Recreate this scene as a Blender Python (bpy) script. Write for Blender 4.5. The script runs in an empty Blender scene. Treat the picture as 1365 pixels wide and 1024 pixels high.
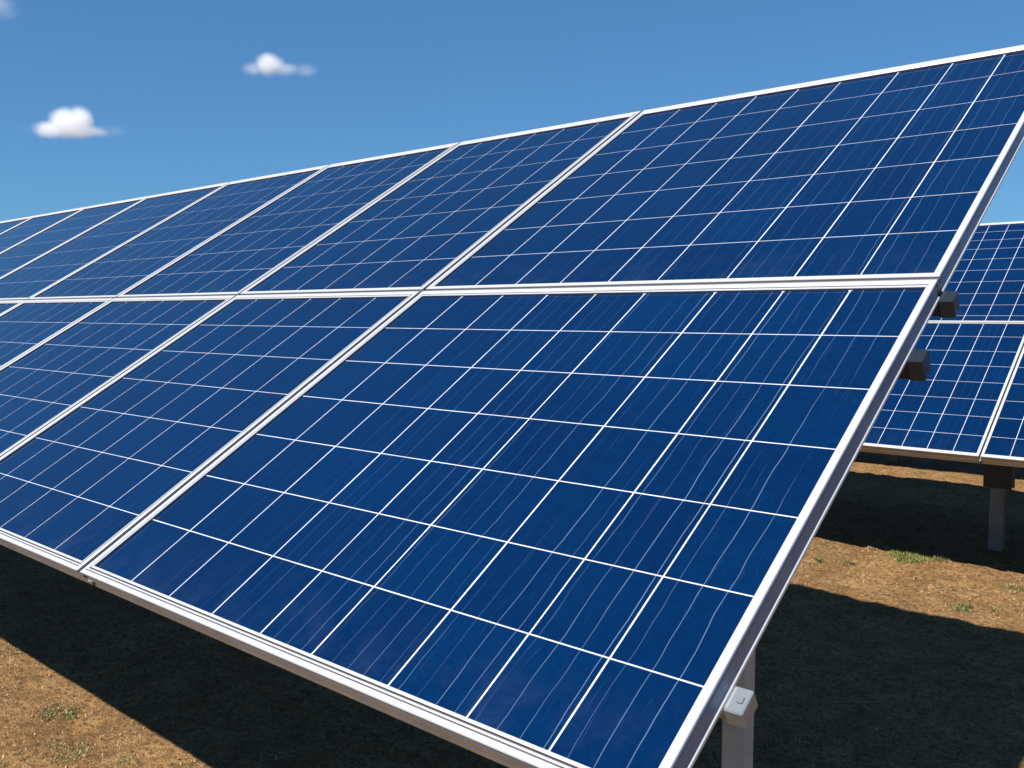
import bpy, math, random
import numpy as np
from mathutils import Matrix, Vector

D = bpy.data
SC = bpy.context.scene
COL = SC.collection
S = 1.3            # metres per design unit
ZG = 1.2           # height of the seam of the rows above the ground, in units
TILT = 0.54545
CT, ST = math.cos(TILT), math.sin(TILT)


def wp(x, y, z):
    """design units -> world metres"""
    return Vector((x * S, y * S, (z + ZG) * S))


# ------------------------------------------------------------------ camera
F, PITCH, YAW = 1193.895, -0.079296, -0.712687
CAMPOS = (0.3722, -1.3449, -0.0521)
cam_d = D.cameras.new('camera')
cam = D.objects.new('camera', cam_d)
COL.objects.link(cam)
SC.camera = cam
fw = Vector((math.sin(YAW) * math.cos(PITCH), math.cos(YAW) * math.cos(PITCH), math.sin(PITCH)))
rt = Vector((math.cos(YAW), -math.sin(YAW), 0))
up = rt.cross(fw)
M = Matrix((rt, up, -fw)).transposed().to_4x4()
M.translation = wp(*CAMPOS)
cam.matrix_world = M
cam_d.sensor_width = 36
cam_d.lens = F / 1365 * 36
cam_d.clip_start = 0.05
cam_d.clip_end = 6000

# ------------------------------------------------------------------ light
SUN = Vector((0.064, -0.76, 1.0)).normalized()      # towards the sun
sun_el = math.asin(SUN.z)
sun_az = math.atan2(SUN.x, SUN.y)
w = D.worlds.new('World')
SC.world = w
w.use_nodes = True
nt = w.node_tree
bg = nt.nodes['Background']
sky = nt.nodes.new('ShaderNodeTexSky')
sky.sky_type = 'NISHITA'
sky.sun_disc = False
sky.sun_elevation = sun_el
sky.sun_rotation = sun_az
sky.altitude = 0
sky.air_density = 1.0
sky.dust_density = 0.0
sky.ozone_density = 10.0
gam = nt.nodes.new('ShaderNodeGamma')            # a clear, evenly deep blue sky
gam.inputs['Gamma'].default_value = 0.6
tint = nt.nodes.new('ShaderNodeMix'); tint.data_type = 'RGBA'; tint.blend_type = 'MULTIPLY'
tint.inputs[0].default_value = 1.0
tint.inputs[7].default_value = (0.405, 0.735, 1.0, 1)
nt.links.new(sky.outputs[0], gam.inputs[0])
nt.links.new(gam.outputs[0], tint.inputs[6])
nt.links.new(tint.outputs[2], bg.inputs['Color'])
bg.inputs['Strength'].default_value = 0.114
sl = D.lights.new('sun', 'SUN')
sl.energy = 5.0
sl.angle = math.radians(0.53)
sl.color = (1.0, 0.955, 0.89)
so = D.objects.new('sun', sl)
COL.objects.link(so)
so.rotation_euler = SUN.to_track_quat('Z', 'Y').to_euler()
so.location = (0, -10, 13)
SC.view_settings.view_transform = 'Standard'
SC.view_settings.look = 'None'
SC.view_settings.exposure = 0.90
SC.view_settings.gamma = 1
SC.cycles.volume_bounces = 14
SC.cycles.max_bounces = 16


# ------------------------------------------------------------------ helpers
def tag(o, label=None, cat=None, group=None, kind=None):
    if label: o['label'] = label
    if cat: o['category'] = cat
    if group: o['group'] = group
    if kind: o['kind'] = kind
    return o


def empty(name, loc, rx=0.0):
    o = D.objects.new(name, None)
    o.empty_display_size = 0.1
    COL.objects.link(o)
    o.location = loc
    o.rotation_euler = (rx, 0, 0)
    return o


class MB:
    """collects polygons of one mesh object"""

    def __init__(self):
        self.v, self.f, self.m = [], [], []

    def poly(self, pts, mat=0):
        b = len(self.v)
        self.v += [tuple(p) for p in pts]
        self.f.append(tuple(range(b, b + len(pts))))
        self.m.append(mat)

    def box(self, x0, x1, y0, y1, z0, z1, bev=0.0, mat=0):
        if bev <= 0:
            c = [(x, y, z) for z in (z0, z1) for y in (y0, y1) for x in (x0, x1)]
            b = len(self.v)
            self.v += c
            for q in ((0, 2, 3, 1), (4, 5, 7, 6), (0, 1, 5, 4), (2, 6, 7, 3), (0, 4, 6, 2), (1, 3, 7, 5)):
                self.f.append(tuple(b + i for i in q))
                self.m.append(mat)
            return
        # chamfered box: three shrunken face pairs joined
        e = bev
        X, Y, Z = (x0, x1), (y0, y1), (z0, z1)
        b = len(self.v)
        idx = {}
        for i in (0, 1):
            for j in (0, 1):
                for k in (0, 1):
                    sx, sy, sz = (1 - 2 * i) * e, (1 - 2 * j) * e, (1 - 2 * k) * e
                    for ax, p in (('x', (X[i], Y[j] + sy, Z[k] + sz)), ('y', (X[i] + sx, Y[j], Z[k] + sz)), ('z', (X[i] + sx, Y[j] + sy, Z[k]))):
                        idx[(i, j, k, ax)] = len(self.v)
                        self.v.append(p)
        def F_(*k):
            self.f.append(tuple(idx[t] for t in k))
            self.m.append(mat)
        for i in (0, 1):
            q = [(i, 0, 0, 'x'), (i, 1, 0, 'x'), (i, 1, 1, 'x'), (i, 0, 1, 'x')]
            F_(*(q if i else q[::-1]))
            q = [(0, i, 0, 'y'), (0, i, 1, 'y'), (1, i, 1, 'y'), (1, i, 0, 'y')]
            F_(*(q if i else q[::-1]))
            q = [(0, 0, i, 'z'), (1, 0, i, 'z'), (1, 1, i, 'z'), (0, 1, i, 'z')]
            F_(*(q if i else q[::-1]))
        for a in (0, 1):
            for c in (0, 1):
                F_((0, a, c, 'y'), (1, a, c, 'y'), (1, a, c, 'z'), (0, a, c, 'z'))
                F_((a, 0, c, 'x'), (a, 1, c, 'x'), (a, 1, c, 'z'), (a, 0, c, 'z'))
                F_((a, c, 0, 'x'), (a, c, 1, 'x'), (a, c, 1, 'y'), (a, c, 0, 'y'))
                for k in (0, 1):
                    F_((a, c, k, 'x'), (a, c, k, 'y'), (a, c, k, 'z'))

    def mesh(self, name, mats, smooth=False, fix=False):
        me = D.meshes.new(name)
        me.from_pydata([(a * S, b * S, c * S) for a, b, c in self.v], [], self.f)
        for m in mats: me.materials.append(m)
        me.polygons.foreach_set('material_index', self.m)
        if smooth: me.polygons.foreach_set('use_smooth', [True] * len(self.f))
        me.update()
        if fix:
            import bmesh
            bm = bmesh.new(); bm.from_mesh(me)
            bmesh.ops.recalc_face_normals(bm, faces=bm.faces)
            bm.to_mesh(me); bm.free()
        return me


def obj(name, me, parent=None):
    o = D.objects.new(name, me)
    COL.objects.link(o)
    if parent: o.parent = parent
    return o


# ------------------------------------------------------------------ materials
def newmat(name):
    m = D.materials.new(name)
    m.use_nodes = True
    n = m.node_tree.nodes
    return m, n, m.node_tree.links, n['Principled BSDF']


def N(n, t, **kw):
    x = n.new(t)
    for k, v in kw.items():
        if k in x.bl_rna.properties and k != 'inputs': setattr(x, k, v)
    return x


def math_(n, l, op, a, b=None, clamp=False):
    x = n.new('ShaderNodeMath'); x.operation = op; x.use_clamp = clamp
    for i, s in enumerate((a, b)):
        if s is None: continue
        if isinstance(s, (int, float)): x.inputs[i].default_value = s
        else: l.new(s, x.inputs[i])
    return x.outputs[0]


def maprange(n, l, v, a, b, c=0.0, d=1.0):
    x = n.new('ShaderNodeMapRange')
    l.new(v, x.inputs[0])
    for i, s in enumerate((a, b, c, d)): x.inputs[i + 1].default_value = s
    return x.outputs[0]


def noise(n, l, vec, scale, detail=3.0, rough=0.5):
    x = n.new('ShaderNodeTexNoise')
    x.inputs['Scale'].default_value = scale
    x.inputs['Detail'].default_value = detail
    x.inputs['Roughness'].default_value = rough
    if vec is not None: l.new(vec, x.inputs['Vector'])
    return x


def mixc(n, l, fac, a, b):
    x = n.new('ShaderNodeMix'); x.data_type = 'RGBA'
    if isinstance(fac, (int, float)): x.inputs[0].default_value = fac
    else: l.new(fac, x.inputs[0])
    for i, s in ((6, a), (7, b)):
        if isinstance(s, tuple): x.inputs[i].default_value = (*s, 1)
        else: l.new(s, x.inputs[i])
    return x.outputs[2]


def metal(name, base, rough, metallic, var=0.06, bump=0.0, stretch=(1, 1, 1)):
    m, n, l, p = newmat(name)
    tc = n.new('ShaderNodeTexCoord')
    mp = n.new('ShaderNodeMapping'); mp.inputs['Scale'].default_value = stretch
    l.new(tc.outputs['Object'], mp.inputs[0])
    ns = noise(n, l, mp.outputs[0], 9, 5, 0.6)
    dark = tuple(c * (1 - var * 3) for c in base)
    l.new(mixc(n, l, maprange(n, l, ns.outputs[0], 0.35, 0.62), dark, base), p.inputs['Base Color'])
    l.new(maprange(n, l, ns.outputs[0], 0.3, 0.7, rough + 0.1, rough - 0.05), p.inputs['Roughness'])
    p.inputs['Metallic'].default_value = metallic
    if bump:
        b = n.new('ShaderNodeBump'); b.inputs['Strength'].default_value = bump; b.inputs['Distance'].default_value = 0.002
        l.new(noise(n, l, mp.outputs[0], 60, 3).outputs[0], b.inputs['Height'])
        l.new(b.outputs[0], p.inputs['Normal'])
    return m


def cell_material(streak=1.0):
    m, n, l, p = newmat('silicon_cell_under_glass')
    tc = n.new('ShaderNodeTexCoord')
    oi = n.new('ShaderNodeObjectInfo')
    sep = n.new('ShaderNodeSeparateXYZ')
    l.new(tc.outputs['Object'], sep.inputs[0])
    u, v = sep.outputs[0], sep.outputs[1]
    comb = n.new('ShaderNodeCombineXYZ')
    l.new(u, comb.inputs[0]); l.new(v, comb.inputs[1])
    l.new(math_(n, l, 'MULTIPLY', oi.outputs['Random'], 37.0), comb.inputs[2])
    vec = comb.outputs[0]
    # crystal flakes of polycrystalline silicon: fine, low contrast
    vo = n.new('ShaderNodeTexVoronoi'); vo.inputs['Scale'].default_value = 90
    l.new(vec, vo.inputs['Vector'])
    big = noise(n, l, vec, 2.2, 3)
    base = mixc(n, l, maprange(n, l, big.outputs[0], 0.3, 0.7), (0.0002, 0.0102, 0.0455), (0.0003, 0.0132, 0.0555))
    vg = n.new('ShaderNodeSeparateColor'); l.new(vo.outputs['Color'], vg.inputs[0])
    base = mixc(n, l, maprange(n, l, vg.outputs[0], 0, 1, 0, 0.22), base, (0.0010, 0.022, 0.078))
    gi = n.new('ShaderNodeNewGeometry')
    base = mixc(n, l, maprange(n, l, gi.outputs['Random Per Island'], 0, 1, 0, 0.40), base, (0.0004, 0.0072, 0.034))
    # thin printed conductors that run up each cell, wavering and fading in and out
    st = n.new('ShaderNodeMapping'); st.inputs['Scale'].default_value = (7, 5, 1)
    l.new(vec, st.inputs[0])
    wob = noise(n, l, st.outputs[0], 1.6, 2.0)
    uu = math_(n, l, 'ADD', u, math_(n, l, 'MULTIPLY', math_(n, l, 'SUBTRACT', wob.outputs[0], 0.5), 0.012))
    g = math_(n, l, 'FRACT', math_(n, l, 'DIVIDE', uu, 0.0365))
    dist = math_(n, l, 'ABSOLUTE', math_(n, l, 'SUBTRACT', g, 0.5))
    line = maprange(n, l, dist, 0.0, 0.024, 1.0, 0.0)
    fm = n.new('ShaderNodeMapping'); fm.inputs['Scale'].default_value = (27, 1.1, 1)
    l.new(vec, fm.inputs[0])
    fade = noise(n, l, fm.outputs[0], 1.0, 2.0)
    k = math_(n, l, 'MULTIPLY', line, maprange(n, l, fade.outputs[0], 0.38, 0.64, 0.0, 0.66))
    # a second, fainter and finer family of streaks
    g2 = math_(n, l, 'FRACT', math_(n, l, 'DIVIDE', math_(n, l, 'ADD', uu, math_(n, l, 'MULTIPLY', wob.outputs[0], 0.02)), 0.0171))
    d2 = math_(n, l, 'ABSOLUTE', math_(n, l, 'SUBTRACT', g2, 0.5))
    fm2 = n.new('ShaderNodeMapping'); fm2.inputs['Scale'].default_value = (60, 7, 1)
    l.new(vec, fm2.inputs[0])
    k2 = math_(n, l, 'MULTIPLY', maprange(n, l, d2, 0.0, 0.045, 1.0, 0.0), maprange(n, l, noise(n, l, fm2.outputs[0], 1.0, 2.0).outputs[0], 0.58, 0.82, 0.0, 0.14))
    k = math_(n, l, 'MAXIMUM', k, k2)
    k = math_(n, l, 'MULTIPLY', k, maprange(n, l, u, 0.25, 1.20, 0.08 * streak, streak))
    # dust washed down to the lower edge by rain
    dn = noise(n, l, vec, 16, 5, 0.65)
    dust = math_(n, l, 'MULTIPLY', maprange(n, l, v, 0.02, 0.16, 1.0, 0.0), maprange(n, l, dn.outputs[0], 0.45, 0.78, 0.0, 0.07))
    base = mixc(n, l, dust, base, (0.12, 0.15, 0.20))
    col = mixc(n, l, k, base, (0.24, 0.33, 0.47))
    l.new(col, p.inputs['Base Color'])
    glass_coat(n, l, p, vec)
    return m


def glass_coat(n, l, p, vec):
    p.inputs['Roughness'].default_value = 0.6
    p.inputs['Specular IOR Level'].default_value = 0.0
    p.inputs['Coat Weight'].default_value = 1.0
    p.inputs['Coat IOR'].default_value = 1.34
    ns = noise(n, l, vec, 5, 4, 0.6)
    l.new(maprange(n, l, ns.outputs[0], 0.3, 0.7, 0.04, 0.11), p.inputs['Coat Roughness'])


def backsheet_material():
    m, n, l, p = newmat('white_backsheet_under_glass')
    tc = n.new('ShaderNodeTexCoord')
    ns = noise(n, l, tc.outputs['Object'], 14, 4, 0.6)
    l.new(mixc(n, l, maprange(n, l, ns.outputs[0], 0.35, 0.7), (0.51, 0.54, 0.62), (0.40, 0.38, 0.41)), p.inputs['Base Color'])
    glass_coat(n, l, p, tc.outputs['Object'])
    return m


M_CELL, M_CELL2, M_CELL3 = cell_material(1.0), cell_material(0.5), cell_material(0.22)
M_BACK = backsheet_material()
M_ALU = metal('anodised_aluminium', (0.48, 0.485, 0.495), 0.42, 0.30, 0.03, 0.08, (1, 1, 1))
M_GROOVE = metal('shade_painted_groove_metal', (0.10, 0.10, 0.105), 0.5, 0.4)  # shade in the lip grooves, put into a darker metal colour
M_SIDE = metal('side_metal_painted_shade', (0.19, 0.25, 0.36), 0.42, 0.35, 0.06, 0.1, (1, 1, 1))  # same frame metal, with shade and blue sky reflection put into its colour
M_FRONT = metal('front_rail_painted_bounce', (0.66, 0.59, 0.50), 0.52, 0.6, 0.04, 0.08, (1, 1, 1))  # warm base colour paints in the brown light reflected from the soil
M_POST = metal('galvanised_post', (0.29, 0.345, 0.375), 0.4, 0.15, 0.08, 0.12)
M_STRIP = metal('dull_grey_strip', (0.15, 0.15, 0.155), 0.5, 0.3)
M_DARK = metal('dark_painted_rail', (0.022, 0.030, 0.042), 0.25, 0.0, 0.1, 0.2)
M_UNDER = metal('grey_panel_underside', (0.035, 0.038, 0.042), 0.6, 0.0)
M_GALV = metal('galvanised_steel', (0.30, 0.33, 0.35), 0.5, 0.6, 0.1, 0.15)
M_GREY = metal('weathered_steel', (0.20, 0.22, 0.235), 0.5, 0.15, 0.1, 0.15)
M_BLACK = metal('black_plastic', (0.018, 0.025, 0.036), 0.22, 0.0, 0.1, 0.2)
M_CLEAR = metal('zinc_end_cap', (0.24, 0.27, 0.30), 0.24, 0.35, 0.12, 0.3)

for m_ in (M_DARK, M_BLACK):
    m_.node_tree.nodes['Principled BSDF'].inputs['Specular IOR Level'].default_value = 0.3


# ------------------------------------------------------------------ solar panels
TH = 0.032
# frame section: ('a', inset, height, material) on the outer wall, ('f', fraction of the lip, height, material) across the lip
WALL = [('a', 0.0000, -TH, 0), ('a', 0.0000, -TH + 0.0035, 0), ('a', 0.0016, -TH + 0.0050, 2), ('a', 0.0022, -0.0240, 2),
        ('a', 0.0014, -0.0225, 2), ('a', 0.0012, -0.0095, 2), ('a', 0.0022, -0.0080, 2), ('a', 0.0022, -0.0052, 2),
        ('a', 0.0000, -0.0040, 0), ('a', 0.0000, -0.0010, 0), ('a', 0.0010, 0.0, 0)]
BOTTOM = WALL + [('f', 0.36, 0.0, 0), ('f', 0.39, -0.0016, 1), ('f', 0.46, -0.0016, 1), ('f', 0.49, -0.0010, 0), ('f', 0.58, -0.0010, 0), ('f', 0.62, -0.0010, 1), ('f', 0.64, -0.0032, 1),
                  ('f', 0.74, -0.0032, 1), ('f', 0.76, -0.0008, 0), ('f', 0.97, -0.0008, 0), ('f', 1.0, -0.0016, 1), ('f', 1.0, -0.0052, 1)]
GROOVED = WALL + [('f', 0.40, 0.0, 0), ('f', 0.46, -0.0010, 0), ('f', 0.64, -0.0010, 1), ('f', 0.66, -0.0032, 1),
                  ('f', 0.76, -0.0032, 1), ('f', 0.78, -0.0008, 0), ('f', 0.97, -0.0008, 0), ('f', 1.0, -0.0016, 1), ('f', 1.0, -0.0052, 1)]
PLAIN = WALL + [('f', 0.97, 0.0, 0), ('f', 1.0, -0.0008, 1), ('f', 1.0, -0.0052, 1)]


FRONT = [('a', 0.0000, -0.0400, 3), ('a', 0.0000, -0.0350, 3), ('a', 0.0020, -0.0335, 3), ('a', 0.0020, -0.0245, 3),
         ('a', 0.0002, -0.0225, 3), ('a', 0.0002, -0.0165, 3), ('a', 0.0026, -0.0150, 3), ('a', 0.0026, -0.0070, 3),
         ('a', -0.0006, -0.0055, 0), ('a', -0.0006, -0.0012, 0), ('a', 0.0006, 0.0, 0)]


def frame_mesh(w_, h_, lips, profs):
    """four extrusions mitred at the corners; lips and profs = left, right, bottom, top"""
    L_, R_, B_, T_ = lips
    mb = MB()
    for side in range(4):          # 0 bottom, 1 right, 2 top, 3 left
        prof = profs[(2, 1, 3, 0)[side]]
        if side == 0: prof = FRONT + prof[len(WALL):]
        rings = [((0.02, 0.02, w_ - 0.02, h_ - 0.02), -TH, 2)]
        for kind, t, z, m_ in prof:
            if kind == 'a':
                # the bottom rail leans in towards its foot, shaped to keep its face unlit
                lean = 0.0048 * (-z / TH)
                q = (t, t + lean, w_ - t, h_ - t)
            else:
                q = (L_ * t, B_ * t, w_ - R_ * t, h_ - T_ * t)
            rings.append((q, z, m_))
        for (q0, z0, m0), (q1, z1, m1) in zip(rings, rings[1:]):
            def cs(q, z):
                c = [(q[0], q[1], z), (q[2], q[1], z), (q[2], q[3], z), (q[0], q[3], z)]
                return c[side], c[(side + 1) % 4]
            a0, b0 = cs(q0, z0); a1, b1 = cs(q1, z1)
            mb.poly((a0, b0, b1, a1), m0)
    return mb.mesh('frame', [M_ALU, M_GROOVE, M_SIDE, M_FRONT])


def laminate_mesh(w_, h_, lips, us, vs, cellm, line=0.0026, cham=0.004, zf=-0.0046):
    """white backsheet plane with the dark cells standing 0.5 mm proud of it (one laminate)"""
    L_, R_, B_, T_ = lips
    mb = MB()
    x0, x1, y0, y1 = L_ * 0.96, w_ - R_ * 0.96, B_ * 0.96, h_ - T_ * 0.96
    mb.poly(((x0, y0, zf - 0.0002), (x1, y0, zf - 0.0002), (x1, y1, zf - 0.0002), (x0, y1, zf - 0.0002)), 1)
    rnd = random.Random(int(w_ * 1000) + int(h_ * 977))
    xs = [L_ - line] + list(us) + [w_ - R_ + line]
    ys = [B_ - line] + list(vs) + [h_ - T_ + line]
    e = line / 2
    eh = line * 0.39
    for i in range(len(xs) - 1):
        for j in range(len(ys) - 1):
            ex0 = xs[i] + e * rnd.uniform(0.8, 1.2); ex1 = xs[i + 1] - e * rnd.uniform(0.8, 1.2)
            a, b, c, d = ex0, ex1, ys[j] + eh, ys[j + 1] - eh
            k = [0.0006] * 4
            if j == len(ys) - 2: k[2] = k[3] = cham
            if j == 0: k[0] = k[1] = cham * 0.4
            mb.poly(((a + k[0], c, zf), (b - k[1], c, zf), (b, c + k[1], zf), (b, d - k[2], zf),
                     (b - k[2], d, zf), (a + k[3], d, zf), (a, d - k[3], zf), (a, c + k[0], zf)), 0)
    return mb.mesh('cell_sheet', [cellm, M_BACK])


def under_mesh(w_, h_):
    mb = MB()
    mb.poly(((0.006, 0.006, -0.0085), (0.006, h_ - 0.006, -0.0085), (w_ - 0.006, h_ - 0.006, -0.0085), (w_ - 0.006, 0.006, -0.0085)))
    mb.box(w_ / 2 - 0.05, w_ / 2 + 0.05, h_ - 0.12, h_ - 0.07, -0.0230, -0.0087, 0.002)
    return mb.mesh('backsheet', [M_UNDER])


class PanelType:
    def __init__(self, w_, h_, lips, us, vs, profs=None, line=0.0022, cellm=None):
        self.w, self.h = w_, h_
        profs = profs or (GROOVED, GROOVED, BOTTOM, GROOVED)
        self.fm = frame_mesh(w_, h_, lips, profs)
        self.lm = laminate_mesh(w_, h_, lips, us, vs, cellm or M_CELL3, line)
        self.um = under_mesh(w_, h_)
        self.proto = None


def plane_pt(u, v, d, Y0=0.0, Z0=0.0):
    return wp(u, Y0 + v * CT - d * ST, Z0 + v * ST + d * CT)


def place_panel(pt, u, v, label, group, Y0=0.0, Z0=0.0):
    loc = plane_pt(u, v, 0.0, Y0, Z0)
    if pt.proto is None:
        r = empty('solar_panel', loc, TILT)
        obj('frame', pt.fm, r); obj('cell_sheet', pt.lm, r); obj('backsheet', pt.um, r)
        pt.proto = r
    else:
        r = pt.proto.copy(); COL.objects.link(r); r.location = loc
        for ch in pt.proto.children:
            c = ch.copy(); COL.objects.link(c); c.parent = r
    tag(r, label, 'solar panel', group)
    return r


G1 = 'solar panels of the near row'
H1, H2 = 0.876, 1.0
# measured cell lines of the near row (u from the right end, v from the seam)
U1 = [-0.905, -0.795, -0.683, -0.572, -0.468, -0.334, -0.218, -0.115]
VL = [-0.745, -0.630, -0.512, -0.393, -0.273, -0.152]
VU = [0.147, 0.279, 0.420, 0.558, 0.700, 0.842]
LOWTOP = -0.0105
lo_h = H1 + LOWTOP
w1 = 1.0352
low_big = PanelType(w1, lo_h, (0.0145, 0.0095, 0.018, 0.0185), [x + w1 for x in U1], [v + H1 for v in VL], (GROOVED, PLAIN, BOTTOM, GROOVED), 0.0023, M_CELL)
up_big = PanelType(w1, H2, (0.0145, 0.0095, 0.0085, 0.033), [x + w1 for x in U1], VU, (GROOVED, PLAIN, PLAIN, PLAIN), 0.0022, M_CELL2)
DIV = [-1.041, -1.756, -2.456, -3.152, -3.866, -4.545, -5.225, -5.905, -6.585, -7.265, -7.945, -8.625]
gap = 0.0058
# five thin lines in each narrower panel
w2 = DIV[0] - DIV[1] - 2 * gap
U2 = [-1.640, -1.525, -1.412, -1.300, -1.175]
uo = DIV[1] + gap
low_s = PanelType(w2, lo_h, (0.0145, 0.0145, 0.018, 0.0185), [x - uo for x in U2], [v + H1 for v in VL], line=0.0019)
up_s = PanelType(w2, H2, (0.0145, 0.0145, 0.0085, 0.033), [x - uo for x in U2], VU, (GROOVED, GROOVED, PLAIN, PLAIN), 0.0019)
w3 = 0.680 - 2 * gap
U3 = [w3 * k / 6 for k in range(1, 6)]
low_t = PanelType(w3, lo_h, (0.0145, 0.0145, 0.018, 0.0185), U3, [v + H1 for v in VL], line=0.0019)
up_t = PanelType(w3, H2, (0.0145, 0.0145, 0.0085, 0.033), U3, VU, (GROOVED, GROOVED, PLAIN, PLAIN), 0.0019)

place_panel(low_big, -w1, -H1, 'largest wide blue solar panel, right end of the near row, lower tier', G1)
place_panel(up_big, -w1, 0.0, 'wide blue solar panel at the right end of the near row, upper tier', G1)
ORD = ['second', 'third', 'fourth', 'fifth', 'sixth', 'seventh', 'eighth', 'ninth', 'tenth', 'eleventh', 'twelfth']
for i in range(len(DIV) - 1):
    wd = DIV[i] - DIV[i + 1]
    lt, ut = (low_s, up_s) if wd > 0.6995 - 0.01 else (low_t, up_t)
    uu = DIV[i] - gap - lt.w if wd <= lt.w + 2 * gap else DIV[i + 1] + gap + (wd - 2 * gap - lt.w) / 2
    # stretch the copy by its real width so neighbours stay butted
    a = place_panel(lt, uu, -H1, 'narrow blue panel, near row, lower tier, %s from the right end' % ORD[i], G1)
    b = place_panel(ut, uu, 0.0, 'narrow blue panel, near row, upper tier, %s from the right end' % ORD[i], G1)
    for o, t in ((a, lt), (b, ut)):
        o.scale = ((wd - 2 * gap) / t.w, 1, 1)
        o.location = plane_pt(DIV[i + 1] + gap, -H1 if o is a else 0.0, 0.0)


# ------------------------------------------------------------------ racks that carry the rows
def rack(name_label, Y0, Z0, u0, u1, posts, group, ground, Hb=H1, gaps=(), seam=True):
    r = empty('mounting_rack', wp((u0 + u1) / 2, Y0, -ZG))
    tag(r, name_label, 'rack', group)
    r.location = plane_pt(u1, 0, 0, Y0, Z0)
    r.rotation_euler = (TILT, 0, 0)
    # rails along the row, in panel coordinates relative to (u1,0,0)
    specs = [(-0.742, -0.716, -TH - 0.0005, -0.052, M_CLEAR), (-0.165, -0.139, -TH - 0.0005, -0.064, M_BLACK),
             (-0.013, 0.012, -TH - 0.0005, -0.060, M_BLACK), (0.62, 0.646, -TH - 0.0005, -0.058, M_BLACK)]
    for k, (va, vb, dt, db, capm) in enumerate(specs):
        end = (0.004 if k < 3 else -0.03)
        mb = MB(); mb.box(u0 - u1, end, va, vb, db, dt, 0.0012)
        rail = obj('rail', mb.mesh('rail', [M_GALV if k == 0 else M_DARK]), r)
        mb = MB(); mb.box(end - 0.006, end + 0.014, va - 0.0015, vb + 0.0015, db - 0.0015, dt - 0.0002, 0.0014)
        if k == 0:
            # pressed cap with a raised rim and a bolt head
            mb.box(end + 0.004, end + 0.010, (va + vb) / 2 - 0.004, (va + vb) / 2 + 0.004, dt + 0.0000, dt + 0.0022, 0.0008)
        obj('end_cap', mb.mesh('end_cap', [capm]), rail)
    if seam:
        mb = MB(); mb.box(u0 - u1, -0.0008, -0.0098, -0.0004, -0.020, -0.0045)
        mb.box(u0 - u1, -0.0008, -0.0062, -0.0040, -0.0044, -0.0030)
        obj('seam_strip', mb.mesh('seam_strip', [M_STRIP]), r)
    for gu in gaps:
        # added strip that stops sun leaking through the gap between two neighbouring panels
        mb = MB()
        mb.box(gu - u1 - 0.008, gu - u1 + 0.008, -Hb + 0.004, -0.0125, -TH + 0.0002, -TH + 0.0030)
        mb.box(gu - u1 - 0.008, gu - u1 + 0.008, 0.0015, H2 - 0.004, -TH + 0.0002, -TH + 0.0030)
        obj('gap_light_blocker', mb.mesh('gap_light_blocker', [M_STRIP]), r)
    for (pu, py) in posts:
        # sloping rafter under the rails
        mb = MB(); x = pu - u1
        mb.box(x - 0.020, x + 0.020, -0.78, 0.90, -0.135, -0.0665, 0.002)
        obj('rafter', mb.mesh('rafter', [M_GREY]), r)
    inv = Matrix.LocRotScale(r.location, r.rotation_euler, None).inverted()
    for (pu, py) in posts:
        vv = (py - Y0) / CT
        ztop = Z0 + (py - Y0) * ST / CT - 0.14 / CT
        g = ground(py)
        # steel post of H section, straight down into the soil
        near_row = Y0 == 0
        a, b, t = (0.018, 0.017, 0.004) if near_row else (0.028, 0.024, 0.005)
        mb = MB()
        zb, zt = g - 0.15, ztop - 0.012
        if near_row:            # square tube
            mb.box(-a, a, -b, b, zb, zt, 0.002)
        else:                   # H section
            mb.box(-a, a, -b, -b + t, zb, zt, 0.0008)
            mb.box(-a, a, b - t, b, zb, zt, 0.0008)
            mb.box(-t / 2, t / 2, -b + t, b - t, zb, zt - 0.001)
            cl = MB()
            zc = -0.795 + (ztop + 0.33)
            cl.box(-0.056, 0.056, -b - 0.007, -b - 0.001, zc, zc + 0.26, 0.001)
            cl.box(-0.056, 0.056, b + 0.001, b + 0.007, zc, zc + 0.26, 0.001)
            for sx in (-1, 1):
                cl.box(sx * 0.050 - 0.005, sx * 0.050 + 0.005, -b - 0.0008, b + 0.0008, zc + 0.004, zc + 0.255, 0.001)
            co = obj('collar', cl.mesh('collar', [M_UNDER]), r)
            co.matrix_parent_inverse = inv
            co.location = wp(pu, py, -ZG) + Vector((0, 0, ZG * S))
        me = mb.mesh('post', [M_POST if near_row else M_GREY])
        p = obj('post', me, r)
        p.matrix_parent_inverse = inv
        base = wp(pu, py, 0); p.location = (base.x, base.y, ZG * S)
        # head bracket: two cheek plates and a saddle
        mb = MB()
        mb.box(-0.045, 0.045, -b - 0.008, -b - 0.002, ztop - 0.13, ztop + 0.02, 0.001)
        mb.box(-0.045, 0.045, b + 0.002, b + 0.008, ztop - 0.13, ztop + 0.03, 0.001)
        mb.box(-0.045, 0.045, -b - 0.0018, b + 0.0018, ztop - 0.010, ztop - 0.002, 0.001)
        for sx in (-0.036, 0.036):
            for zz in (-0.10, -0.05):
                mb.box(sx - 0.005, sx + 0.005, -b - 0.013, -b - 0.0082, ztop + zz, ztop + zz + 0.010, 0.0015)
        hb = obj('head_bracket', mb.mesh('head_bracket', [M_GREY]), r)
        hb.matrix_parent_inverse = inv
        hb.location = (base.x, base.y, ZG * S)
    return r


# terrain profile across the rows (units, relative to the seam)
PY = [-40, -6, -1.5, -0.5, 0.7, 1.5, 2.2, 2.85, 3.3, 4.2, 5.1, 6.5, 60]
PZ = [-1.25, -1.25, -1.25, -1.245, -1.205, -1.19, -1.165, -1.085, -1.08, -1.17, -1.225, -1.22, -1.22]


def ground_profile(y):
    return float(np.interp(y, PY, PZ))


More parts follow.
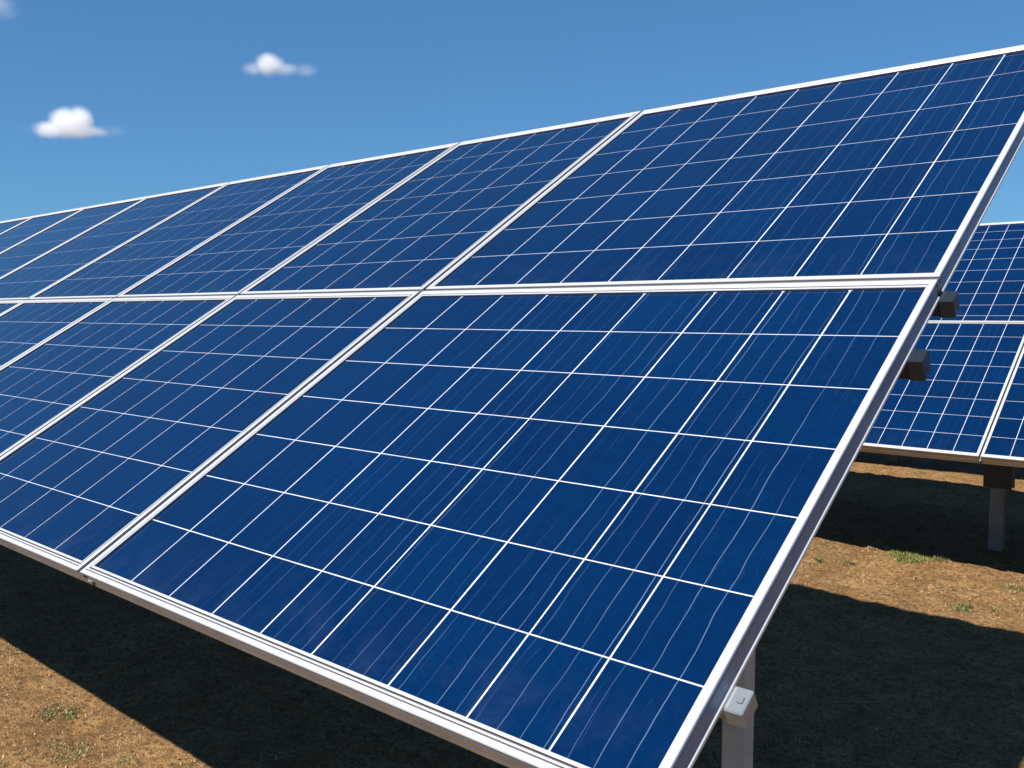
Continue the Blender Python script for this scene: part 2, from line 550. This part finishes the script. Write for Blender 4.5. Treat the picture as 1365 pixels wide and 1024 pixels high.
rack('galvanised rack of rails and posts under the near row of panels', 0, 0, DIV[-1], 0.0, [(-0.216, -0.15), (-3.55, -0.15), (-6.9, -0.15)], 'racks under the rows', ground_profile, H1, DIV[:-1])

# ------------------------------------------------------------------ second and third rows
Y2, Z2 = 3.134, -0.092
HB2 = 0.955
pw = 0.757
VL2 = [-0.827, -0.705, -0.590, -0.470, -0.350, -0.236, -0.118]
VU2 = [0.060, 0.155, 0.262, 0.376, 0.490, 0.605, 0.715, 0.812, 0.905]
UC = [pw * k / 8 for k in range(1, 8)]
rl = (0.010, 0.010, 0.016, 0.008)
low_r = PanelType(pw, HB2 - 0.007, rl, UC, [v + HB2 for v in VL2], (PLAIN,) * 4, 0.0021)
up_r = PanelType(pw, H2, (0.010, 0.010, 0.008, 0.022), UC, VU2, (PLAIN,) * 4, 0.0021)
G2, G3 = 'solar panels of the second row', 'solar panels of the third row'


def back_row(Y0, Z0, n0, n1, grp, word, ustart):
    for k in range(n0, n1):
        u = ustart + k * (pw + 0.006)
        if k == 0: where = 'beside the dark gap left of the grey post'
        else: where = 'over the grey post'
        if grp == G2 and k in (-1, 0):
            lw = ['lower tier panel of the second row, left of the dark dividing gap',
                  'lower tier panel of the second row, right of the dividing gap above the post'][k + 1]
            uw = ['upper tier panel of the second row, seen against the sky past the near row',
                  'upper tier panel of the second row, first right of the dividing gap'][k + 1]
        else:
            side = ('%d places left of the dividing gap' % (-k)) if k < 0 else ('%d places right of the dividing gap' % (k + 1))
            lw = 'lower tier panel of the %s row, %s' % (word, side)
            uw = 'upper tier panel of the %s row, %s' % (word, side)
        place_panel(low_r, u, -HB2, lw, grp, Y0, Z0)
        place_panel(up_r, u, 0.0, uw, grp, Y0, Z0)


US = -0.474
back_row(Y2, Z2, -7, 4, G2, 'second', US)
rack('weathered steel rack and post under the second row of panels', Y2, Z2, US - 7 * (pw + 0.006), US + 4 * (pw + 0.006),
     [(-0.548, 2.98), (2.3, 2.98), (-3.9, 2.98)], 'racks under the rows', ground_profile, HB2,
     [US + k * (pw + 0.006) - 0.003 for k in range(-6, 4)])
Y3, Z3 = 6.02, -0.092
back_row(Y3, Z3, -7, 2, G3, 'third', US)
rack('steel rack under the third row of panels behind the second row', Y3, Z3, US - 7 * (pw + 0.006), US + 2 * (pw + 0.006),
     [(-1.9, 5.87), (-4.9, 5.87), (0.8, 5.87)], 'racks under the rows', ground_profile, HB2,
     [US + k * (pw + 0.006) - 0.003 for k in range(-6, 2)])


# ------------------------------------------------------------------ ground
def vnoise(x, y, seed=0):
    """smooth value noise on numpy arrays"""
    rs = np.random.RandomState(seed)
    tab = rs.rand(256, 256)
    xi, yi = np.floor(x).astype(int), np.floor(y).astype(int)
    fx, fy = x - xi, y - yi
    fx = fx * fx * (3 - 2 * fx); fy = fy * fy * (3 - 2 * fy)
    g = lambda a, b: tab[(a % 256), (b % 256)]
    return (g(xi, yi) * (1 - fx) + g(xi + 1, yi) * fx) * (1 - fy) + (g(xi, yi + 1) * (1 - fx) + g(xi + 1, yi + 1) * fx) * fy - 0.5


def smooth_profile(y):
    s = 0
    for d in (-0.3, -0.2, -0.1, 0, 0.1, 0.2, 0.3):
        s = s + np.interp(y + d, PY, PZ)
    return s / 7


def gz(x, y):
    """ground height in units"""
    x = np.asarray(x, float); y = np.asarray(y, float)
    z = smooth_profile(y)
    z = z + 0.020 * vnoise(x * 1.3, y * 1.3, 1) + 0.012 * vnoise(x * 5, y * 5, 2)
    z = z + 0.0105 * vnoise(x * 17, y * 17, 3) + 0.0075 * vnoise(x * 41, y * 41, 4) + 0.0045 * vnoise(x * 90, y * 90, 5)
    return z


def axis(lo, hi, fine, step, far):
    a = list(np.arange(lo, hi, fine))
    s = fine
    x = hi
    while x < far:
        a.append(x); s *= step; x += s
    a.append(far)
    s, x = fine, lo
    b = []
    while x > -far:
        s *= step; x -= s; b.append(x)
    return np.array(sorted(b + a))


gx = axis(-3.6, 0.7, 0.0135, 1.12, 800)
gy = axis(-1.3, 5.6, 0.0135, 1.12, 800)
XX, YY = np.meshgrid(gx, gy)
ZZ = gz(XX, YY)
far = np.clip((np.hypot(XX + 1, YY - 2) - 12) / 20, 0, 1)
ZZ = ZZ * (1 - far) + (-1.22) * far
ny, nx = XX.shape
verts = np.stack([XX * S, YY * S, (ZZ + ZG) * S], -1).reshape(-1, 3)
ii = np.arange(ny * nx).reshape(ny, nx)
fc = np.stack([ii[:-1, :-1], ii[:-1, 1:], ii[1:, 1:], ii[1:, :-1]], -1).reshape(-1, 4)
me = D.meshes.new('ground')
me.vertices.add(len(verts)); me.vertices.foreach_set('co', verts.ravel())
me.loops.add(fc.size); me.loops.foreach_set('vertex_index', fc.ravel().astype(np.int32))
me.polygons.add(len(fc))
me.polygons.foreach_set('loop_start', np.arange(0, fc.size, 4, dtype=np.int32))
me.polygons.foreach_set('loop_total', np.full(len(fc), 4, dtype=np.int32))
me.polygons.foreach_set('use_smooth', np.ones(len(fc), dtype=bool))
me.update(calc_edges=True)


def soil():
    m, n, l, p = newmat('dry_soil')
    tc = n.new('ShaderNodeTexCoord')
    v = tc.outputs['Object']
    big = noise(n, l, v, 1.1, 4, 0.6)
    mid = noise(n, l, v, 7, 5, 0.65)
    fine = noise(n, l, v, 45, 6, 0.7)
    grit = noise(n, l, v, 190, 3, 0.6)
    c = mixc(n, l, maprange(n, l, mid.outputs[0], 0.35, 0.65), (0.270, 0.142, 0.052), (0.475, 0.272, 0.110))
    c = mixc(n, l, maprange(n, l, fine.outputs[0], 0.38, 0.56, 0.0, 1.0), (0.15, 0.083, 0.034), c)
    c = mixc(n, l, maprange(n, l, grit.outputs[0], 0.56, 0.72, 0.0, 0.55), c, (0.42, 0.29, 0.16))
    cl = noise(n, l, v, 16, 4, 0.7)
    c = mixc(n, l, maprange(n, l, cl.outputs[0], 0.56, 0.66, 0.0, 0.65), c, (0.13, 0.083, 0.035))
    g = maprange(n, l, big.outputs[0], 0.56, 0.70, 0.0, 0.35)
    c = mixc(n, l, g, c, (0.125, 0.112, 0.042))
    l.new(c, p.inputs['Base Color'])
    p.inputs['Roughness'].default_value = 0.95
    p.inputs['Specular IOR Level'].default_value = 0.15
    b = n.new('ShaderNodeBump'); b.inputs['Strength'].default_value = 1.0; b.inputs['Distance'].default_value = 0.035
    h = math_(n, l, 'ADD', fine.outputs[0], math_(n, l, 'MULTIPLY', grit.outputs[0], 0.45))
    l.new(h, b.inputs['Height'])
    l.new(b.outputs[0], p.inputs['Normal'])
    return m


me.materials.append(soil())
tag(obj('ground', me), 'dry tan bare soil under and between the rows of panels', kind='structure')


# ------------------------------------------------------------------ dry grass litter, pebbles, weeds
def blades_mesh(name, pos, length, width, lean, rs, mats, mi):
    """each blade is a bent two-segment strip; pos (n,3) in units"""
    n_ = len(pos)
    az = rs.rand(n_) * 2 * math.pi
    d = np.stack([np.cos(az), np.sin(az)], 1)
    side = np.stack([-np.sin(az), np.cos(az)], 1) * width[:, None]
    up_ = np.cos(lean) * length; out = np.sin(lean) * length
    p0, p1, p2 = pos.copy(), pos.copy(), pos.copy()
    p1[:, :2] += d * (out * 0.42)[:, None]; p1[:, 2] += up_ * 0.6
    p2[:, :2] += d * out[:, None]; p2[:, 2] += up_ * 0.9
    V = np.zeros((n_, 5, 3))
    V[:, 0] = p0; V[:, 0, :2] -= side
    V[:, 1] = p0; V[:, 1, :2] += side
    V[:, 2] = p1; V[:, 2, :2] += side * 0.8
    V[:, 3] = p1; V[:, 3, :2] -= side * 0.8
    V[:, 4] = p2
    V = V.reshape(-1, 3)
    V[:, 2] += ZG
    V *= S
    b = np.arange(n_) * 5
    quads = np.stack([b, b + 1, b + 2, b + 3], 1)
    tris = np.stack([b + 3, b + 2, b + 4], 1)
    me = D.meshes.new(name)
    me.vertices.add(len(V)); me.vertices.foreach_set('co', V.ravel())
    lv = np.concatenate([quads.ravel(), tris.ravel()]).astype(np.int32)
    me.loops.add(len(lv)); me.loops.foreach_set('vertex_index', lv)
    me.polygons.add(2 * n_)
    ls = np.concatenate([np.arange(n_) * 4, 4 * n_ + np.arange(n_) * 3]).astype(np.int32)
    lt = np.concatenate([np.full(n_, 4), np.full(n_, 3)]).astype(np.int32)
    me.polygons.foreach_set('loop_start', ls); me.polygons.foreach_set('loop_total', lt)
    for m in mats: me.materials.append(m)
    me.polygons.foreach_set('material_index', np.concatenate([mi, mi]).astype(np.int32))
    me.update(calc_edges=True)
    return me


def leafmat(name, a, b):
    m, n, l, p = newmat(name)
    g = n.new('ShaderNodeNewGeometry')
    l.new(mixc(n, l, g.outputs['Random Per Island'], a, b), p.inputs['Base Color'])
    p.inputs['Roughness'].default_value = 0.75
    p.inputs['Specular IOR Level'].default_value = 0.2
    return m


M_STRAW = leafmat('dry_straw', (0.30, 0.19, 0.09), (0.52, 0.37, 0.20))
M_BROWN = leafmat('brown_litter', (0.10, 0.060, 0.030), (0.24, 0.15, 0.08))
M_OLIVE = leafmat('olive_blades', (0.10, 0.10, 0.030), (0.19, 0.17, 0.06))
M_GREEN = leafmat('green_leaf', (0.085, 0.125, 0.024), (0.20, 0.24, 0.055))
M_DKGREEN = leafmat('dark_green_leaf', (0.060, 0.075, 0.025), (0.17, 0.155, 0.06))

rs = np.random.RandomState(11)
n_ = 95000
x = rs.uniform(-3.9, 0.6, n_ * 2); y = rs.uniform(-1.2, 5.4, n_ * 2)
dens = 0.35 + 1.5 * (vnoise(x * 2.6, y * 2.6, 21) + vnoise(x * 8, y * 8, 22) * 0.8)
keep = rs.rand(n_ * 2) < np.clip(dens, 0.03, 1)
x, y = x[keep][:n_], y[keep][:n_]
k = len(x)
pos = np.stack([x, y, gz(x, y) - 0.0005], 1)
L_ = rs.uniform(0.004, 0.014, k) * (1 + 0.8 * (rs.rand(k) < 0.05))
W_ = rs.uniform(0.0006, 0.0015, k)
lean = rs.uniform(0.6, 1.5, k)
mi = rs.choice(3, k, p=[0.55, 0.36, 0.09])
me = blades_mesh('dry_grass', pos, L_, W_, lean, rs, [M_STRAW, M_BROWN, M_OLIVE], mi)
tag(obj('dry_grass', me), 'short dry straw and litter scattered over the tan soil', 'dry grass', kind='stuff')

# crumbs of earth
rs2 = np.random.RandomState(5)
nc = 42000
x = rs2.uniform(-3.7, 0.5, nc); y = rs2.uniform(-1.2, 5.2, nc)
r = 0.0011 + 0.0045 * rs2.rand(nc) ** 3.2 + 0.006 * (rs2.rand(nc) < 0.004)
z = gz(x, y)
base = np.array([(1, 0, 0), (-1, 0, 0), (0, 1, 0), (0, -1, 0), (0, 0, 0.8), (0, 0, -0.6)], float)
V = base[None] * rs2.uniform(0.6, 1.25, (nc, 6, 1)) + rs2.uniform(-0.25, 0.25, (nc, 6, 3))
V = V * r[:, None, None] + np.stack([x, y, z + r * 0.2 + ZG], 1)[:, None]
V = (V * S).reshape(-1, 3)
F_ = np.array([(0, 2, 4), (2, 1, 4), (1, 3, 4), (3, 0, 4), (2, 0, 5), (1, 2, 5), (3, 1, 5), (0, 3, 5)])
fc = (F_[None] + (np.arange(nc) * 6)[:, None, None]).reshape(-1, 3).astype(np.int32)
me = D.meshes.new('gravel')
me.vertices.add(len(V)); me.vertices.foreach_set('co', V.ravel())
me.loops.add(fc.size); me.loops.foreach_set('vertex_index', fc.ravel())
me.polygons.add(len(fc))
me.polygons.foreach_set('loop_start', np.arange(0, fc.size, 3, dtype=np.int32))
me.polygons.foreach_set('loop_total', np.full(len(fc), 3, dtype=np.int32))
me.materials.append(leafmat('earth_crumb', (0.15, 0.085, 0.042), (0.34, 0.22, 0.12)))
me.update(calc_edges=True)
tag(obj('gravel', me), 'small crumbs of earth and grit lying on the soil', 'gravel', kind='stuff')


def cam_ground(px, py):
    """the point of the ground that the photograph shows at a pixel of the 1365 x 1024 frame"""
    d = fw + rt * ((px - 682.5) / F) - up * ((py - 512) / F)
    c = Vector(CAMPOS)
    g = -1.2
    for _ in range(12):
        P = c + d * ((g - c.z) / d.z)
        g = 0.5 * g + 0.5 * float(gz(P.x, P.y))
    return P.x, P.y


def weed(px, py, rad, n_, hgt, mats, pr, label, seed, flat=1.0):
    cx, cy = cam_ground(px, py)
    rs = np.random.RandomState(seed)
    # a tuft is made of several crowns with gaps between
    nc = max(3, int(n_ / 70))
    ca = rs.rand(nc) * 2 * math.pi; cr = rad * rs.rand(nc) ** 0.6
    ox = cr * np.cos(ca); oy = cr * np.sin(ca) * 0.7
    pick = rs.randint(0, nc, n_)
    sp = rad * 0.20
    x = cx + ox[pick] + rs.randn(n_) * sp; y = cy + oy[pick] + rs.randn(n_) * sp * 0.8
    pos = np.stack([x, y, gz(x, y) - 0.001], 1)
    L_ = rs.uniform(0.35, 1.0, n_) * hgt * (0.55 + 0.45 * rs.rand(nc)[pick])
    W_ = rs.uniform(0.0006, 0.0014, n_)
    lean = rs.uniform(0.15, 1.35 * flat, n_)
    mi = rs.choice(len(mats), n_, p=pr)
    me = blades_mesh('weed', pos, L_, W_, lean, rs, mats, mi)
    o = obj('weed', me)
    base = wp(cx, cy, float(gz(cx, cy)))
    me.transform(Matrix.Translation(-base)); o.location = base
    tag(o, label, 'weed', 'weeds on the soil')


GM = [M_GREEN, M_OLIVE, M_STRAW]
DM = [M_DKGREEN, M_OLIVE, M_STRAW]
weed(1213, 744, 0.075, 3200, 0.034, GM, [0.6, 0.25, 0.15], 'bright green tuft at the edge of the shadow, left of the post', 1)
weed(1258, 748, 0.040, 350, 0.040, GM, [0.3, 0.35, 0.35], 'small yellow-green sprig between the bright green tuft and the post', 2)
weed(1094, 748, 0.035, 420, 0.022, DM, [0.6, 0.3, 0.1], 'low dark green weed close beside the right edge of the near row', 3)
weed(1128, 751, 0.028, 420, 0.024, DM, [0.6, 0.3, 0.1], 'low round dark green weed on the lit strip, second from the near row edge', 4)
weed(1283, 812, 0.045, 700, 0.030, DM, [0.6, 0.3, 0.1], 'dark green weed on the lit strip just above the near row shadow', 5)
weed(1325, 811, 0.035, 300, 0.022, DM, [0.3, 0.4, 0.3], 'sparse brownish weed on the lit strip just right of the dark green weed', 6)
weed(1350, 782, 0.050, 500, 0.026, DM, [0.35, 0.4, 0.25], 'olive weed patch at the right edge of the photo on the lit strip', 7)
weed(1248, 784, 0.030, 200, 0.016, DM, [0.2, 0.4, 0.4], 'thin flat brown weed in the middle of the lit strip', 8)
weed(1165, 733, 0.030, 160, 0.026, DM, [0.3, 0.4, 0.3], 'sparse little weed between the near row edge and the bright green tuft', 9)
weed(80, 948, 0.070, 1300, 0.015, DM, [0.5, 0.35, 0.15], 'low olive green weed at lower left, nearer the shadow edge', 10)
weed(88, 1000, 0.075, 1400, 0.013, DM, [0.45, 0.35, 0.2], 'low matted green weed at the bottom left corner of the photo', 12)
weed(165, 1012, 0.035, 420, 0.010, DM, [0.3, 0.4, 0.3], 'thin flat weed at the bottom of the photo right of the matted one', 13)
weed(20, 870, 0.050, 380, 0.016, DM, [0.3, 0.4, 0.3], 'sparse olive weed at the left edge of the photo along the shadow', 14)


# ------------------------------------------------------------------ clouds: real volumes high above the field
def cloud(px, py, dist, label, blobs, dens, seed, rot=0.0):
    """blobs: (x, z, rx, rz, weight) in photo pixels around the centre"""
    k = dist / F
    d = (fw + rt * ((px - 682.5) / F) - up * ((py - 512) / F))
    c = wp(*CAMPOS) + d * dist
    xs = [b[0] - b[2] * 1.5 for b in blobs] + [b[0] + b[2] * 1.5 for b in blobs]
    zs = [b[1] - b[3] * 1.5 for b in blobs] + [b[1] + b[3] * 1.5 for b in blobs]
    dm = max(b[3] for b in blobs) * 1.8
    x0, x1, z0, z1 = min(xs) * k, max(xs) * k, min(zs) * k, max(zs) * k
    # domain: smooth ellipsoid hull
    import bmesh
    bm = bmesh.new()
    bmesh.ops.create_icosphere(bm, subdivisions=3, radius=1)
    for v in bm.verts:
        p_ = v.co
        q = Vector([math.copysign(abs(t) ** 0.6, t) for t in p_])
        v.co = Vector(((x0 + x1) / 2 + q.x * (x1 - x0) / 2, q.y * dm * k, (z0 + z1) / 2 + q.z * (z1 - z0) / 2))
    me = D.meshes.new('cloud'); bm.to_mesh(me); bm.free()
    m = D.materials.new('cloud_vapour'); m.use_nodes = True
    n = m.node_tree.nodes; l = m.node_tree.links
    n.clear()
    out = n.new('ShaderNodeOutputMaterial')
    pv = n.new('ShaderNodeVolumePrincipled')
    pv.inputs['Color'].default_value = (0.91, 0.94, 0.97, 1)
    pv.inputs['Anisotropy'].default_value = 0.0
    l.new(pv.outputs[0], out.inputs['Volume'])
    tc = n.new('ShaderNodeTexCoord')
    nz = noise(n, l, tc.outputs['Object'], 0.16 / (k * 4.2), 6, 0.68)
    sub = n.new('ShaderNodeVectorMath'); sub.operation = 'SUBTRACT'
    l.new(nz.outputs['Color'], sub.inputs[0]); sub.inputs[1].default_value = (0.5 + seed * 0.0, 0.5, 0.5)
    sc_ = n.new('ShaderNodeVectorMath'); sc_.operation = 'SCALE'
    l.new(sub.outputs[0], sc_.inputs[0]); sc_.inputs['Scale'].default_value = 14 * k
    ad = n.new('ShaderNodeVectorMath'); ad.operation = 'ADD'
    l.new(tc.outputs['Object'], ad.inputs[0]); l.new(sc_.outputs[0], ad.inputs[1])
    tot = None
    for (bx, bz, rx, rz, wt) in blobs:
        a = n.new('ShaderNodeVectorMath'); a.operation = 'SUBTRACT'
        l.new(ad.outputs[0], a.inputs[0]); a.inputs[1].default_value = (bx * k, 0, bz * k)
        s_ = n.new('ShaderNodeVectorMath'); s_.operation = 'DIVIDE'
        l.new(a.outputs[0], s_.inputs[0]); s_.inputs[1].default_value = (rx * k, max(rz, rx * 0.5) * k, rz * k)
        ln = n.new('ShaderNodeVectorMath'); ln.operation = 'LENGTH'
        l.new(s_.outputs[0], ln.inputs[0])
        f = maprange(n, l, ln.outputs['Value'], 1.18, 0.45, 0.0, 1.0)
        f = math_(n, l, 'MULTIPLY', math_(n, l, 'POWER', f, 1.7), wt)
        tot = f if tot is None else math_(n, l, 'MAXIMUM', tot, f)
    l.new(math_(n, l, 'MULTIPLY', tot, dens / k), pv.inputs['Density'])
    me.materials.append(m)
    o = obj('cloud', me)
    o.location = c
    o.rotation_euler = (0, 0, -YAW)
    tag(o, label, 'cloud')


cloud(90, 165, 900, 'small white cloud at left with a flat base and a faint wisp to its right',
      [(-22, -7, 26, 12, 0.8), (0, 2, 25, 19, 1.0), (17, 4, 17, 19, 1.0), (12, -10, 42, 9, 0.5), (60, -9, 20, 9, 0.05), (-50, -8, 16, 8, 0.02)], 0.11, 1)
cloud(362, 89, 1000, 'small white cloud high over the top edge of the near row, trailing right',
      [(-3, 3, 20, 15, 1.0), (-22, -2, 20, 10, 0.28), (14, -3, 28, 9, 0.28), (45, -4, 18, 9, 0.16)], 0.10, 2)
cloud(2, 10, 900, 'faint pale cloud cut off by the top left corner of the photo',
      [(-8, 4, 28, 16, 0.12), (2, -6, 24, 12, 0.06)], 0.12, 3)
